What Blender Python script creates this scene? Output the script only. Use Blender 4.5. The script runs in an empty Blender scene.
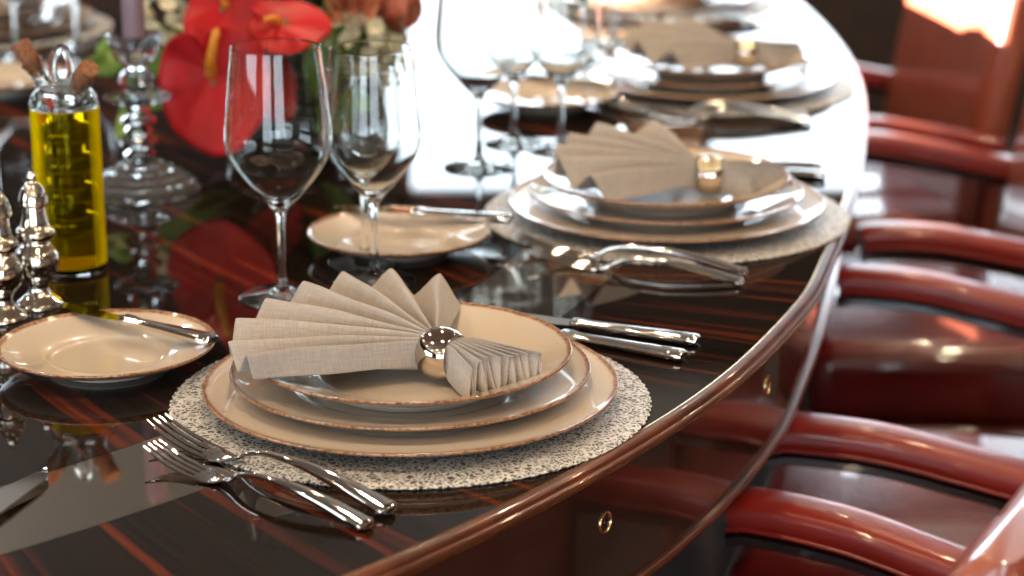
import bpy, bmesh, math, random
from mathutils import Vector, Matrix
random.seed(7)
PI = math.pi
C = bpy.context.scene.collection
TZ = 0.76                                    # table top height
CAMH = TZ + 0.59
PITCH = math.atan(664 / 2200.0)

# ------------------------------------------------------------------ helpers
def at(px, py, z=0.0):
    """Point of the plane z (above the table top) seen at a pixel of the photo."""
    u = (px - 512) / 2200.0; v = -(py - 288) / 2200.0
    r = Vector((u, math.cos(PITCH) + v * math.sin(PITCH), -math.sin(PITCH) + v * math.cos(PITCH)))
    t = (z - 0.59) / r.z
    return Vector((r.x * t, r.y * t, TZ + z))

def at_y(px, py, Y):
    u = (px - 512) / 2200.0; v = -(py - 288) / 2200.0
    r = Vector((u, math.cos(PITCH) + v * math.sin(PITCH), -math.sin(PITCH) + v * math.cos(PITCH)))
    t = Y / r.y
    return Vector((r.x * t, Y, CAMH + r.z * t))

def empty(name, loc=(0, 0, 0), rz=0.0, label=None, cat=None, group=None):
    o = bpy.data.objects.new(name, None); C.objects.link(o)
    o.empty_display_size = 0.05
    o.location = loc; o.rotation_euler = (0, 0, rz)
    tag(o, label, cat, group)
    return o

def tag(o, label=None, cat=None, group=None, kind=None):
    if label: o['label'] = label
    if cat: o['category'] = cat
    if group: o['group'] = group
    if kind: o['kind'] = kind
    return o

def obj(name, bm, m, parent=None, smooth=True, angle=40, flip=False):
    bmesh.ops.remove_doubles(bm, verts=bm.verts, dist=1e-6)
    if not flip: bmesh.ops.recalc_face_normals(bm, faces=bm.faces)
    me = bpy.data.meshes.new(name); bm.to_mesh(me); bm.free()
    if smooth:
        me.polygons.foreach_set('use_smooth', [True] * len(me.polygons))
        try: me.set_sharp_from_angle(angle=math.radians(angle))
        except Exception: pass
    if isinstance(m, (list, tuple)):
        for k in m: me.materials.append(k)
    else: me.materials.append(m)
    o = bpy.data.objects.new(name, me); C.objects.link(o)
    if parent: o.parent = parent
    return o

def kids(o): return list(o.children)

def copy_tree(o, parent=None):
    c = o.copy(); C.objects.link(c)
    c.parent = parent
    for ch in kids(o): copy_tree(ch, c)
    return c

def lathe_to(bm, prof, seg=64, M=None, closed=False, mod=None):
    """Revolve (r, z) points about z. mod(angle, r, z)->r lets the ring be scalloped."""
    M = M or Matrix()
    rings = []
    for r, z in prof:
        if abs(r) < 1e-7:
            rings.append([bm.verts.new(M @ Vector((0, 0, z)))])
        else:
            ring = []
            for k in range(seg):
                a = 2 * PI * k / seg
                rr = mod(a, r, z) if mod else r
                ring.append(bm.verts.new(M @ Vector((rr * math.cos(a), rr * math.sin(a), z))))
            rings.append(ring)
    pairs = list(zip(rings[:-1], rings[1:]))
    if closed: pairs.append((rings[-1], rings[0]))
    for A, B in pairs:
        if len(A) == 1 and len(B) == 1: continue
        for k in range(seg):
            k2 = (k + 1) % seg
            try:
                if len(A) == 1: bm.faces.new((A[0], B[k], B[k2]))
                elif len(B) == 1: bm.faces.new((A[k], B[0], A[k2]))
                else: bm.faces.new((A[k], B[k], B[k2], A[k2]))
            except ValueError: pass

def lathe(prof, seg=64, **kw):
    bm = bmesh.new(); lathe_to(bm, prof, seg, **kw); return bm

def crv(pts, n=8):
    """Catmull-Rom through 2-D/3-D points (open)."""
    P = [Vector(p) for p in pts]; out = []
    Q = [P[0] * 2 - P[1]] + P + [P[-1] * 2 - P[-2]]
    for i in range(1, len(Q) - 2):
        for k in range(n):
            t = k / n
            a, b, c, d = Q[i - 1], Q[i], Q[i + 1], Q[i + 2]
            out.append(0.5 * ((2 * b) + (-a + c) * t + (2 * a - 5 * b + 4 * c - d) * t * t + (-a + 3 * b - 3 * c + d) * t ** 3))
    out.append(P[-1])
    return out

def loop_crv(pts, n=10):
    P = [Vector(p) for p in pts]; N = len(P); out = []
    for i in range(N):
        a, b, c, d = P[i - 1], P[i], P[(i + 1) % N], P[(i + 2) % N]
        for k in range(n):
            t = k / n
            out.append(0.5 * ((2 * b) + (-a + c) * t + (2 * a - 5 * b + 4 * c - d) * t * t + (-a + 3 * b - 3 * c + d) * t ** 3))
    return out

def sweep_to(bm, path, W, H, n=14, power=2.6, up=Vector((0, 0, 1)), cap=True):
    """Superellipse section of half-widths W(i), half-heights H(i) swept along path."""
    path = [Vector(p) for p in path]; N = len(path)
    W = W if isinstance(W, (list, tuple)) else [W] * N
    H = H if isinstance(H, (list, tuple)) else [H] * N
    rings = []
    for i, p in enumerate(path):
        t = (path[min(i + 1, N - 1)] - path[max(i - 1, 0)]).normalized()
        s = t.cross(up)
        s = s.normalized() if s.length > 1e-4 else Vector((1, 0, 0))
        u = s.cross(t).normalized()
        ring = []
        for k in range(n):
            a = 2 * PI * (k + 0.5) / n; ca, sa = math.cos(a), math.sin(a)
            x = math.copysign(abs(ca) ** (2 / power), ca) * W[i]
            y = math.copysign(abs(sa) ** (2 / power), sa) * H[i]
            ring.append(bm.verts.new(p + s * x + u * y))
        rings.append(ring)
    for A, B in zip(rings[:-1], rings[1:]):
        for k in range(n): bm.faces.new((A[k], A[(k + 1) % n], B[(k + 1) % n], B[k]))
    if cap:
        for R in (rings[0], rings[-1]):
            c = bm.verts.new(sum((v.co for v in R), Vector()) / n)
            for k in range(n): bm.faces.new((R[k], R[(k + 1) % n], c))

def sweep(path, W, H, **kw):
    bm = bmesh.new(); sweep_to(bm, path, W, H, **kw); return bm

def box_to(bm, lo, hi, M=None, bev=0.0, seg=2):
    M = M or Matrix()
    lo = Vector(lo); hi = Vector(hi)
    r = bmesh.ops.create_cube(bm, size=1.0)
    vs = r['verts']
    for v in vs:
        v.co = Vector(((lo.x + hi.x) / 2 + v.co.x * (hi.x - lo.x), (lo.y + hi.y) / 2 + v.co.y * (hi.y - lo.y), (lo.z + hi.z) / 2 + v.co.z * (hi.z - lo.z)))
    if bev > 0:
        es = list({e for v in vs for e in v.link_edges})
        rb = bmesh.ops.bevel(bm, geom=es, offset=bev, segments=seg, profile=0.5, affect='EDGES')
        vs = list({v for f in rb['faces'] for v in f.verts} | {v for v in vs if v.is_valid})
    for v in vs: v.co = M @ v.co

def box(lo, hi, bev=0.0, seg=2, M=None):
    bm = bmesh.new(); box_to(bm, lo, hi, M, bev, seg); return bm

# ------------------------------------------------------------------ materials
def new_mat(name):
    m = bpy.data.materials.new(name); m.use_nodes = True
    nt = m.node_tree; nt.nodes.clear()
    out = nt.nodes.new('ShaderNodeOutputMaterial')
    return m, nt, out

def N(nt, t, **kw):
    n = nt.nodes.new(t)
    for k, v in kw.items():
        if k in n.inputs: n.inputs[k].default_value = v
        else: setattr(n, k, v)
    return n

def pbsdf(nt, out, **kw):
    b = nt.nodes.new('ShaderNodeBsdfPrincipled')
    for k, v in kw.items():
        if k in b.inputs:
            if isinstance(v, tuple) and len(v) == 3 and k not in ('Normal',): v = (*v, 1)
            b.inputs[k].default_value = v
    nt.links.new(b.outputs[0], out.inputs[0])
    return b

def ramp(nt, stops, interp='LINEAR'):
    r = nt.nodes.new('ShaderNodeValToRGB'); cr = r.color_ramp; cr.interpolation = interp
    while len(cr.elements) < len(stops): cr.elements.new(0.5)
    for e, (p, c) in zip(cr.elements, stops):
        e.position = p; e.color = (*c, 1) if len(c) == 3 else c
    return r

def simple(name, col, rough=0.5, metal=0.0, coat=0.0, spec=0.5, noise=0.0, nscale=40.0, bump=0.0, bscale=200.0, sheen=0.0, sss=0.0):
    m, nt, out = new_mat(name)
    b = pbsdf(nt, out, **{'Base Color': col, 'Roughness': rough, 'Metallic': metal, 'Coat Weight': coat, 'Coat Roughness': 0.05, 'Specular IOR Level': spec, 'Sheen Weight': sheen})
    tc = N(nt, 'ShaderNodeTexCoord')
    if noise > 0:
        n = N(nt, 'ShaderNodeTexNoise', Scale=nscale, Detail=4.0)
        nt.links.new(tc.outputs['Object'], n.inputs['Vector'])
        lo = tuple(max(0, c * (1 - noise)) for c in col); hi = tuple(min(1, c * (1 + noise)) for c in col)
        r = ramp(nt, [(0.3, lo), (0.7, hi)])
        nt.links.new(n.outputs['Fac'], r.inputs[0]); nt.links.new(r.outputs[0], b.inputs['Base Color'])
    if bump > 0:
        n2 = N(nt, 'ShaderNodeTexNoise', Scale=bscale, Detail=3.0)
        nt.links.new(tc.outputs['Object'], n2.inputs['Vector'])
        bp = N(nt, 'ShaderNodeBump', Strength=bump, Distance=0.001)
        nt.links.new(n2.outputs['Fac'], bp.inputs['Height']); nt.links.new(bp.outputs[0], b.inputs['Normal'])
    return m

def glass(name, col=(1, 1, 1), ior=1.5, rough=0.0):
    m, nt, out = new_mat(name)
    g = N(nt, 'ShaderNodeBsdfGlass', IOR=ior, Roughness=rough); g.inputs['Color'].default_value = (*col, 1)
    nt.links.new(g.outputs[0], out.inputs[0])
    return m

# --- table veneer: dark ebony with red-brown streaks; rays around the rounded end, straight inside the inlay
def veneer(name, mode):
    m, nt, out = new_mat(name)
    L = nt.links.new
    b = pbsdf(nt, out, **{'Roughness': 0.35, 'Specular IOR Level': 0.0, 'Coat Weight': 1.0, 'Coat Roughness': 0.008, 'Coat IOR': 1.38})
    tc = N(nt, 'ShaderNodeTexCoord')
    if mode == 'straight':
        mp = N(nt, 'ShaderNodeMapping'); mp.inputs['Rotation'].default_value = (0, 0, math.radians(56))
        L(tc.outputs['Object'], mp.inputs['Vector'])
        sep = N(nt, 'ShaderNodeSeparateXYZ'); L(mp.outputs[0], sep.inputs[0])
        across, along = sep.outputs['Y'], sep.outputs['X']
        sa, sl = 1.0, 1.0
    else:
        sep0 = N(nt, 'ShaderNodeSeparateXYZ'); L(tc.outputs['Object'], sep0.inputs[0])
        sx = N(nt, 'ShaderNodeMath', operation='ADD'); sx.inputs[1].default_value = 0.86; L(sep0.outputs['X'], sx.inputs[0])
        sy = N(nt, 'ShaderNodeMath', operation='ADD'); sy.inputs[1].default_value = -2.30; L(sep0.outputs['Y'], sy.inputs[0])
        an = N(nt, 'ShaderNodeMath', operation='ARCTAN2'); L(sy.outputs[0], an.inputs[0]); L(sx.outputs[0], an.inputs[1])
        pw = N(nt, 'ShaderNodeCombineXYZ'); L(sx.outputs[0], pw.inputs[0]); L(sy.outputs[0], pw.inputs[1])
        ln = N(nt, 'ShaderNodeVectorMath', operation='LENGTH'); L(pw.outputs[0], ln.inputs[0])
        across, along = an.outputs[0], ln.outputs['Value']
        sa, sl = 1.25, 1.0
    # slight waviness of the grain
    wob = N(nt, 'ShaderNodeTexNoise', Scale=7.0, Detail=2.0); L(tc.outputs['Object'], wob.inputs['Vector'])
    wm = N(nt, 'ShaderNodeMath', operation='MULTIPLY'); wm.inputs[1].default_value = 0.012; L(wob.outputs['Fac'], wm.inputs[0])
    ac = N(nt, 'ShaderNodeMath', operation='MULTIPLY_ADD'); ac.inputs[1].default_value = sa; L(across, ac.inputs[0]); L(wm.outputs[0], ac.inputs[2])
    def band(freq, stretch, stops, off, detail=1.0):
        c = N(nt, 'ShaderNodeCombineXYZ')
        m1 = N(nt, 'ShaderNodeMath', operation='MULTIPLY'); m1.inputs[1].default_value = freq; L(ac.outputs[0], m1.inputs[0])
        m2 = N(nt, 'ShaderNodeMath', operation='MULTIPLY'); m2.inputs[1].default_value = stretch; L(along, m2.inputs[0])
        L(m1.outputs[0], c.inputs[0]); L(m2.outputs[0], c.inputs[1]); c.inputs[2].default_value = off
        n = N(nt, 'ShaderNodeTexNoise', Scale=1.0, Detail=detail, Roughness=0.5); L(c.outputs[0], n.inputs['Vector'])
        r = ramp(nt, stops); L(n.outputs['Fac'], r.inputs[0]); return r
    K = (0, 0, 0); W = (1, 1, 1)
    big = band(27.0, 0.9, [(0.60, K), (0.62, W), (0.66, W), (0.675, (0.3,) * 3)], 3.3)
    thin = band(60.0, 1.2, [(0.63, K), (0.66, W)], 8.1)
    fine = band(420.0, 6.0, [(0.3, K), (0.75, W)], 1.7, 3.0)
    base = ramp(nt, [(0.0, (0.004, 0.003, 0.0025)), (1.0, (0.016, 0.010, 0.008))]); L(fine.outputs[0], base.inputs[0])
    red = ramp(nt, [(0.0, (0.045, 0.009, 0.004)), (1.0, (0.115, 0.024, 0.010))]); L(fine.outputs[0], red.inputs[0])
    mx = N(nt, 'ShaderNodeMix', data_type='RGBA'); L(big.outputs[0], mx.inputs[0]); L(base.outputs[0], mx.inputs[6]); L(red.outputs[0], mx.inputs[7])
    h = N(nt, 'ShaderNodeMath', operation='MULTIPLY'); h.inputs[1].default_value = 0.35; L(thin.outputs[0], h.inputs[0])
    mx2 = N(nt, 'ShaderNodeMix', data_type='RGBA'); L(h.outputs[0], mx2.inputs[0]); L(mx.outputs[2], mx2.inputs[6]); L(red.outputs[0], mx2.inputs[7])
    L(mx2.outputs[2], b.inputs['Base Color'])
    return m

def plate_mat(name, R, col=(0.55, 0.475, 0.39)):
    m, nt, out = new_mat(name); L = nt.links.new
    b = pbsdf(nt, out, **{'Roughness': 0.3, 'Coat Weight': 1.0, 'Coat Roughness': 0.03, 'Coat IOR': 1.5})
    tc = N(nt, 'ShaderNodeTexCoord')
    xy = N(nt, 'ShaderNodeVectorMath', operation='MULTIPLY'); xy.inputs[1].default_value = (1, 1, 0); L(tc.outputs['Object'], xy.inputs[0])
    ln = N(nt, 'ShaderNodeVectorMath', operation='LENGTH'); L(xy.outputs[0], ln.inputs[0])
    nz = N(nt, 'ShaderNodeTexNoise', Scale=60.0, Detail=3.0); L(tc.outputs['Object'], nz.inputs['Vector'])
    ad = N(nt, 'ShaderNodeMath', operation='MULTIPLY_ADD'); ad.inputs[1].default_value = 0.004; L(nz.outputs['Fac'], ad.inputs[0]); L(ln.outputs['Value'], ad.inputs[2])
    rim = N(nt, 'ShaderNodeMapRange'); rim.inputs['From Min'].default_value = R - 0.0030; rim.inputs['From Max'].default_value = R - 0.0012
    L(ad.outputs[0], rim.inputs['Value'])
    sp = N(nt, 'ShaderNodeTexNoise', Scale=420.0, Detail=2.0); L(tc.outputs['Object'], sp.inputs['Vector'])
    spr = ramp(nt, [(0.24, (0.33, 0.22, 0.13)), (0.31, col)]); L(sp.outputs['Fac'], spr.inputs[0])
    br = ramp(nt, [(0.35, (0.12, 0.045, 0.018)), (0.6, (0.38, 0.19, 0.09))]); 
    nz2 = N(nt, 'ShaderNodeTexNoise', Scale=300.0, Detail=2.0); L(tc.outputs['Object'], nz2.inputs['Vector']); L(nz2.outputs['Fac'], br.inputs[0])
    mx = N(nt, 'ShaderNodeMix', data_type='RGBA'); L(rim.outputs[0], mx.inputs[0]); L(spr.outputs[0], mx.inputs[6]); L(br.outputs[0], mx.inputs[7])
    L(mx.outputs[2], b.inputs['Base Color'])
    return m

def mat_weave(name):
    m, nt, out = new_mat(name); L = nt.links.new
    b = pbsdf(nt, out, **{'Roughness': 0.42, 'Metallic': 0.15, 'Specular IOR Level': 0.5})
    tc = N(nt, 'ShaderNodeTexCoord')
    nz = N(nt, 'ShaderNodeTexNoise', Scale=90.0, Detail=2.0); L(tc.outputs['Object'], nz.inputs['Vector'])
    mxv = N(nt, 'ShaderNodeMix', data_type='VECTOR'); mxv.inputs[0].default_value = 0.012
    L(tc.outputs['Object'], mxv.inputs[4]); L(nz.outputs['Color'], mxv.inputs[5])
    v = N(nt, 'ShaderNodeTexVoronoi', feature='DISTANCE_TO_EDGE', Scale=235.0); L(mxv.outputs[1], v.inputs['Vector'])
    cr = ramp(nt, [(0.05, (0.62, 0.62, 0.61)), (0.12, (0.38, 0.38, 0.38)), (0.20, (0.02, 0.02, 0.02))]); L(v.outputs['Distance'], cr.inputs[0])
    n2 = N(nt, 'ShaderNodeTexNoise', Scale=500.0, Detail=1.0); L(tc.outputs['Object'], n2.inputs['Vector'])
    r2 = ramp(nt, [(0.48, (0, 0, 0)), (0.60, (1, 1, 1))]); L(n2.outputs['Fac'], r2.inputs[0])
    mx = N(nt, 'ShaderNodeMix', data_type='RGBA'); mx.inputs[7].default_value = (0.56, 0.56, 0.54, 1)
    sc = N(nt, 'ShaderNodeMath', operation='MULTIPLY'); sc.inputs[1].default_value = 0.2; L(r2.outputs[0], sc.inputs[0])
    L(sc.outputs[0], mx.inputs[0]); L(cr.outputs[0], mx.inputs[6]); L(mx.outputs[2], b.inputs['Base Color'])
    bp = N(nt, 'ShaderNodeBump', Strength=0.9, Distance=0.0016, invert=True); L(v.outputs['Distance'], bp.inputs['Height']); L(bp.outputs[0], b.inputs['Normal'])
    return m

def linen(name):
    m, nt, out = new_mat(name); L = nt.links.new
    b = pbsdf(nt, out, **{'Roughness': 0.85, 'Sheen Weight': 0.25, 'Specular IOR Level': 0.2})
    tc = N(nt, 'ShaderNodeTexCoord')
    w1 = N(nt, 'ShaderNodeTexWave', wave_type='BANDS', bands_direction='X', Scale=330.0, Distortion=2.0, Detail=2.0); L(tc.outputs['UV'], w1.inputs['Vector'])
    w2 = N(nt, 'ShaderNodeTexWave', wave_type='BANDS', bands_direction='Y', Scale=330.0, Distortion=2.0, Detail=2.0); L(tc.outputs['UV'], w2.inputs['Vector'])
    mm = N(nt, 'ShaderNodeMath', operation='ADD'); L(w1.outputs['Fac'], mm.inputs[0]); L(w2.outputs['Fac'], mm.inputs[1])
    mpn = N(nt, 'ShaderNodeMapping'); mpn.inputs['Scale'].default_value = (60, 900, 1); L(tc.outputs['UV'], mpn.inputs['Vector'])
    sl = N(nt, 'ShaderNodeTexNoise', Scale=1.0, Detail=3.0); L(mpn.outputs[0], sl.inputs['Vector'])
    mpm = N(nt, 'ShaderNodeMapping'); mpm.inputs['Scale'].default_value = (900, 60, 1); L(tc.outputs['UV'], mpm.inputs['Vector'])
    sm = N(nt, 'ShaderNodeTexNoise', Scale=1.0, Detail=3.0); L(mpm.outputs[0], sm.inputs['Vector'])
    av = N(nt, 'ShaderNodeMath', operation='ADD'); L(sl.outputs['Fac'], av.inputs[0]); L(sm.outputs['Fac'], av.inputs[1])
    hf = N(nt, 'ShaderNodeMath', operation='MULTIPLY'); hf.inputs[1].default_value = 0.5; L(av.outputs[0], hf.inputs[0])
    cr = ramp(nt, [(0.35, (0.325, 0.292, 0.265)), (0.65, (0.44, 0.40, 0.362))]); L(hf.outputs[0], cr.inputs[0])
    L(cr.outputs[0], b.inputs['Base Color'])
    bp = N(nt, 'ShaderNodeBump', Strength=0.35, Distance=0.0006); L(mm.outputs[0], bp.inputs['Height']); L(bp.outputs[0], b.inputs['Normal'])
    return m

M = {}
M['veneer_in'] = veneer('ebony_veneer_field', 'straight')
M['veneer_out'] = veneer('ebony_veneer_border', 'polar')
M['steel'] = simple('satin_steel_inlay', (0.60, 0.50, 0.41), 0.035, 1.0, noise=0.03, nscale=30)
M['mould'] = simple('mahogany_edge', (0.085, 0.020, 0.008), 0.28, coat=0.5, noise=0.5, nscale=25)
M['brass'] = simple('brass_line', (0.75, 0.55, 0.28), 0.25, 1.0)
M['apron'] = simple('lacquered_apron', (0.022, 0.012, 0.009), 0.22, coat=1.0, noise=0.5, nscale=12)
M['cutlery'] = simple('polished_cutlery', (0.80, 0.77, 0.73), 0.05, 1.0, noise=0.03, nscale=60)
M['ring'] = simple('polished_nickel_ring', (0.66, 0.58, 0.50), 0.05, 1.0, noise=0.03, nscale=40)
M['shaker'] = simple('polished_silver_shaker', (0.85, 0.78, 0.68), 0.06, 1.0, noise=0.03, nscale=40)
M['glass'] = glass('clear_glass', (0.99, 1.0, 0.995), 1.45)
M['crystal'] = glass('cut_crystal', (0.97, 0.99, 1.0), 1.54)
M['linen'] = linen('natural_linen')
M['weave'] = mat_weave('woven_lace_vinyl')
M['cork'] = simple('cork', (0.25, 0.10, 0.045), 0.8, noise=0.5, nscale=300, bump=0.6, bscale=500)
M['balsamic'] = simple('dark_balsamic', (0.004, 0.003, 0.002), 0.05, coat=1.0)
M['candle'] = simple('mauve_wax', (0.22, 0.15, 0.19), 0.45, coat=0.2, noise=0.05)
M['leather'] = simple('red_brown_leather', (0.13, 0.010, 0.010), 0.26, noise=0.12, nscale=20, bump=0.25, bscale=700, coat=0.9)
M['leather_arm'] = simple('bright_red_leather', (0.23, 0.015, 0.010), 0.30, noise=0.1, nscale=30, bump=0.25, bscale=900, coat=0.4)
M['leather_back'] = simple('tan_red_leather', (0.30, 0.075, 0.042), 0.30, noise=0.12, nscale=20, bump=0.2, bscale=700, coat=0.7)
M['dark_rail'] = simple('dark_stained_rail', (0.012, 0.008, 0.008), 0.25, coat=1.0, noise=0.3)
M['chair_wood'] = simple('chair_mahogany', (0.16, 0.03, 0.015), 0.3, coat=0.6, noise=0.3, nscale=30)
M['carpet'] = simple('dark_brown_carpet', (0.035, 0.02, 0.014), 0.95, noise=0.35, nscale=60, bump=0.6, bscale=400)
M['wall'] = simple('walnut_panelling', (0.055, 0.032, 0.02), 0.4, coat=0.2, noise=0.3, nscale=6)
M['ceiling'] = simple('cream_ceiling', (0.38, 0.30, 0.225), 0.6, noise=0.03)
M['winframe'] = simple('window_frame_grey', (0.30, 0.27, 0.24), 0.4, noise=0.05)
M['vase'] = simple('black_ceramic', (0.01, 0.01, 0.01), 0.25, coat=0.5, noise=0.2)
M['leaf'] = simple('green_leaf', (0.10, 0.20, 0.03), 0.45, noise=0.35, nscale=30, bump=0.3, bscale=60)
M['leaf_dark'] = simple('dark_green_leaf', (0.02, 0.045, 0.012), 0.4, noise=0.4, nscale=30)
M['spathe'] = simple('glossy_red_spathe', (0.42, 0.004, 0.008), 0.45, noise=0.3, nscale=22, bump=0.6, bscale=45, spec=0.3)
M['spadix'] = simple('yellow_spadix', (0.80, 0.32, 0.03), 0.6, noise=0.2, nscale=200, bump=0.8, bscale=900)
M['white_petal'] = simple('cream_petal', (0.62, 0.58, 0.40), 0.6, noise=0.25, nscale=60)
M['peach'] = simple('peach_petal', (0.66, 0.26, 0.14), 0.55, noise=0.2, nscale=40)
M['coral'] = simple('coral_petal', (0.66, 0.20, 0.11), 0.5, noise=0.35, nscale=25)
M['stem'] = simple('flower_stem', (0.08, 0.14, 0.03), 0.5, noise=0.2)
def oil_mat():
    m, nt, out = new_mat('yellow_olive_oil'); L = nt.links.new
    g = N(nt, 'ShaderNodeBsdfGlass', IOR=1.40, Roughness=0.0); g.inputs['Color'].default_value = (0.97, 0.80, 0.05, 1)
    t = N(nt, 'ShaderNodeBsdfTranslucent'); t.inputs['Color'].default_value = (1.0, 0.78, 0.0, 1)
    d = N(nt, 'ShaderNodeBsdfDiffuse'); d.inputs['Color'].default_value = (1.0, 0.78, 0.0, 1)
    a = N(nt, 'ShaderNodeMixShader'); a.inputs[0].default_value = 0.5; L(t.outputs[0], a.inputs[1]); L(d.outputs[0], a.inputs[2])
    lw = N(nt, 'ShaderNodeLayerWeight', Blend=0.62); rr = ramp(nt, [(0.28, (.03,) * 3), (0.60, (.97,) * 3)]); L(lw.outputs['Facing'], rr.inputs[0])
    x = N(nt, 'ShaderNodeMixShader'); L(rr.outputs[0], x.inputs[0]); L(g.outputs[0], x.inputs[1]); L(a.outputs[0], x.inputs[2])
    L(x.outputs[0], out.inputs[0]); return m
M['oil'] = oil_mat()
def cut_base():
    m, nt, out = new_mat('ridged_crystal_base'); L = nt.links.new
    g = N(nt, 'ShaderNodeBsdfGlass', IOR=1.54, Roughness=0.02)
    t = N(nt, 'ShaderNodeBsdfTranslucent'); t.inputs['Color'].default_value = (0.85, 0.85, 0.88, 1)
    d = N(nt, 'ShaderNodeBsdfDiffuse'); d.inputs['Color'].default_value = (0.8, 0.8, 0.84, 1)
    a = N(nt, 'ShaderNodeMixShader'); a.inputs[0].default_value = 0.5; L(t.outputs[0], a.inputs[1]); L(d.outputs[0], a.inputs[2])
    x = N(nt, 'ShaderNodeMixShader'); x.inputs[0].default_value = 0.13; L(g.outputs[0], x.inputs[1]); L(a.outputs[0], x.inputs[2])
    L(x.outputs[0], out.inputs[0]); return m
M['crystal_base'] = cut_base()

# ------------------------------------------------------------------ room
def struct(name, bm, m, smooth=False):
    return tag(obj(name, bm, m, smooth=smooth), kind='structure')
X0, X1, Y0, Y1, ZC = -3.3, 2.7, -2.8, 6.2, 2.25
struct('floor', box((X0 - .2, Y0 - .2, -0.12), (X1 + .2, Y1 + .2, 0)), M['carpet'])
struct('ceiling', box((X0 - .2, Y0 - .2, ZC), (X1 + .2, Y1 + .2, ZC + .12)), M['ceiling'])
def wall(name, axis, pos, thick, a0, a1, holes):
    """wall in plane axis=pos from a0 to a1 along the other axis, with (lo, hi, zlo, zhi) openings."""
    bm = bmesh.new()
    def b(u0, u1, z0, z1):
        if u1 - u0 < 1e-4 or z1 - z0 < 1e-4: return
        if axis == 'y': box_to(bm, (u0, pos, z0), (u1, pos + thick, z1))
        else: box_to(bm, (pos, u0, z0), (pos + thick, u1, z1))
    cur = a0
    for (h0, h1, z0, z1) in sorted(holes):
        b(cur, h0, 0, ZC); b(h0, h1, 0, z0); b(h0, h1, z1, ZC); cur = h1
    b(cur, a1, 0, ZC)
    return struct(name, bm, M['wall'])
back_holes = [(-3.0, -1.55, 0.85, 1.82), (-0.33, 2.35, 0.85, 1.80)]
front_holes = [(-2.5, -0.75, 0.35, 2.1), (-0.15, 1.7, 0.6, 2.05)]
left_holes = [(-1.6, 0.9, 0.9, 1.9), (3.35, 4.15, 1.55, 1.92)]  # second opening: unseen high slot, shaped so low sun reaches the far backrest
wall('wall_back', 'y', Y1, 0.15, X0, X1, back_holes)
wall('wall_front', 'y', Y0 - 0.15, 0.15, X0, X1, front_holes)
wall('wall_left', 'x', X0 - 0.15, 0.15, Y0 - .15, Y1 + .15, left_holes)
wall('wall_right', 'x', X1, 0.15, Y0 - .15, Y1 + .15, [])
wn = 0
def window(axis, pos, h, bars, t=0.05):
    global wn
    wn += 1
    u0, u1, z0, z1 = h; bm = bmesh.new()
    def b(a, c, za, zb):
        if axis == 'y': box_to(bm, (a, pos, za), (c, pos + t, zb))
        else: box_to(bm, (pos, a, za), (pos + t, c, zb))
    w = 0.035
    b(u0, u1, z0, z0 + w); b(u0, u1, z1 - w, z1); b(u0, u0 + w, z0, z1); b(u1 - w, u1, z0, z1)
    for k in range(1, bars):
        x = u0 + (u1 - u0) * k / bars; b(x - .018, x + .018, z0, z1)
    struct('window_%d' % wn, bm, M['winframe'])
    la = bpy.data.lights.new('window_daylight', 'AREA'); la.shape = 'RECTANGLE'
    la.size = u1 - u0; la.size_y = z1 - z0
    lo = bpy.data.objects.new('window_daylight', la); C.objects.link(lo)
    la.cycles.is_portal = True
    cz = (z0 + z1) / 2; cu = (u0 + u1) / 2
    if axis == 'y':
        lo.location = (cu, pos + t / 2, cz); d = Vector((0, -1 if pos > 0 else 1, 0))
    else:
        lo.location = (pos + t / 2, cu, cz); d = Vector((1 if pos < 0 else -1, 0, 0))
    lo.rotation_euler = d.to_track_quat('-Z', 'Y').to_euler()
for h, k in zip(back_holes, (2, 3)): window('y', Y1 + .06, h, k)
for h, k in zip(front_holes, (3, 3)): window('y', Y0 - .1, h, k)
for h, k in zip(left_holes, (3, 1)): window('x', X0 - .1, h, k)

# ------------------------------------------------------------------ table
inner_edge = [(-1.30 + 1.65 * math.cos(math.radians(a)), 2.45 + 1.65 * math.sin(math.radians(a))) for a in (-78, -66, -54, -42, -30, -20, -13)]
outer_edge = []
for (x, y) in inner_edge:
    d = Vector((x + 1.30, y - 2.45)).normalized(); outer_edge.append((x + d.x * .012, y + d.y * .012))
outer_edge += [(0.372, 2.30), (0.412, 2.50), (0.460, 2.80), (0.484, 3.04), (0.491, 3.25), (0.486, 3.45), (0.472, 3.66), (0.435, 3.95),
               (0.34, 4.28), (0.16, 4.58), (-0.10, 4.74), (-0.42, 4.74), (-0.74, 4.55), (-0.98, 4.2), (-1.14, 3.75), (-1.25, 3.25), (-1.35, 2.7),
               (-1.43, 2.15), (-1.47, 1.6), (-1.41, 1.15), (-1.20, 0.86)]
OUT = [Vector((p.x, p.y)) for p in loop_crv([Vector((x, y, 0)) for x, y in outer_edge], 8)]
def offset(L, d):
    n = len(L); out = []
    for i in range(n):
        t = (L[(i + 1) % n] - L[i - 1]).normalized()
        out.append(L[i] + Vector((-t.y, t.x)) * d)        # loop runs counter-clockwise: left is inside
    return out
def ring_profile(prof, closed=False):
    """Sweep (inset, z) profile round the table outline."""
    bm = bmesh.new(); rs = []
    for ins, z in prof:
        rs.append([bm.verts.new((p.x, p.y, z)) for p in offset(OUT, ins)])
    n = len(OUT); pr_ = list(zip(rs[:-1], rs[1:]))
    if closed: pr_.append((rs[-1], rs[0]))
    for A, B in pr_:
        for k in range(n): bm.faces.new((A[k], A[(k + 1) % n], B[(k + 1) % n], B[k]))
    return bm
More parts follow.
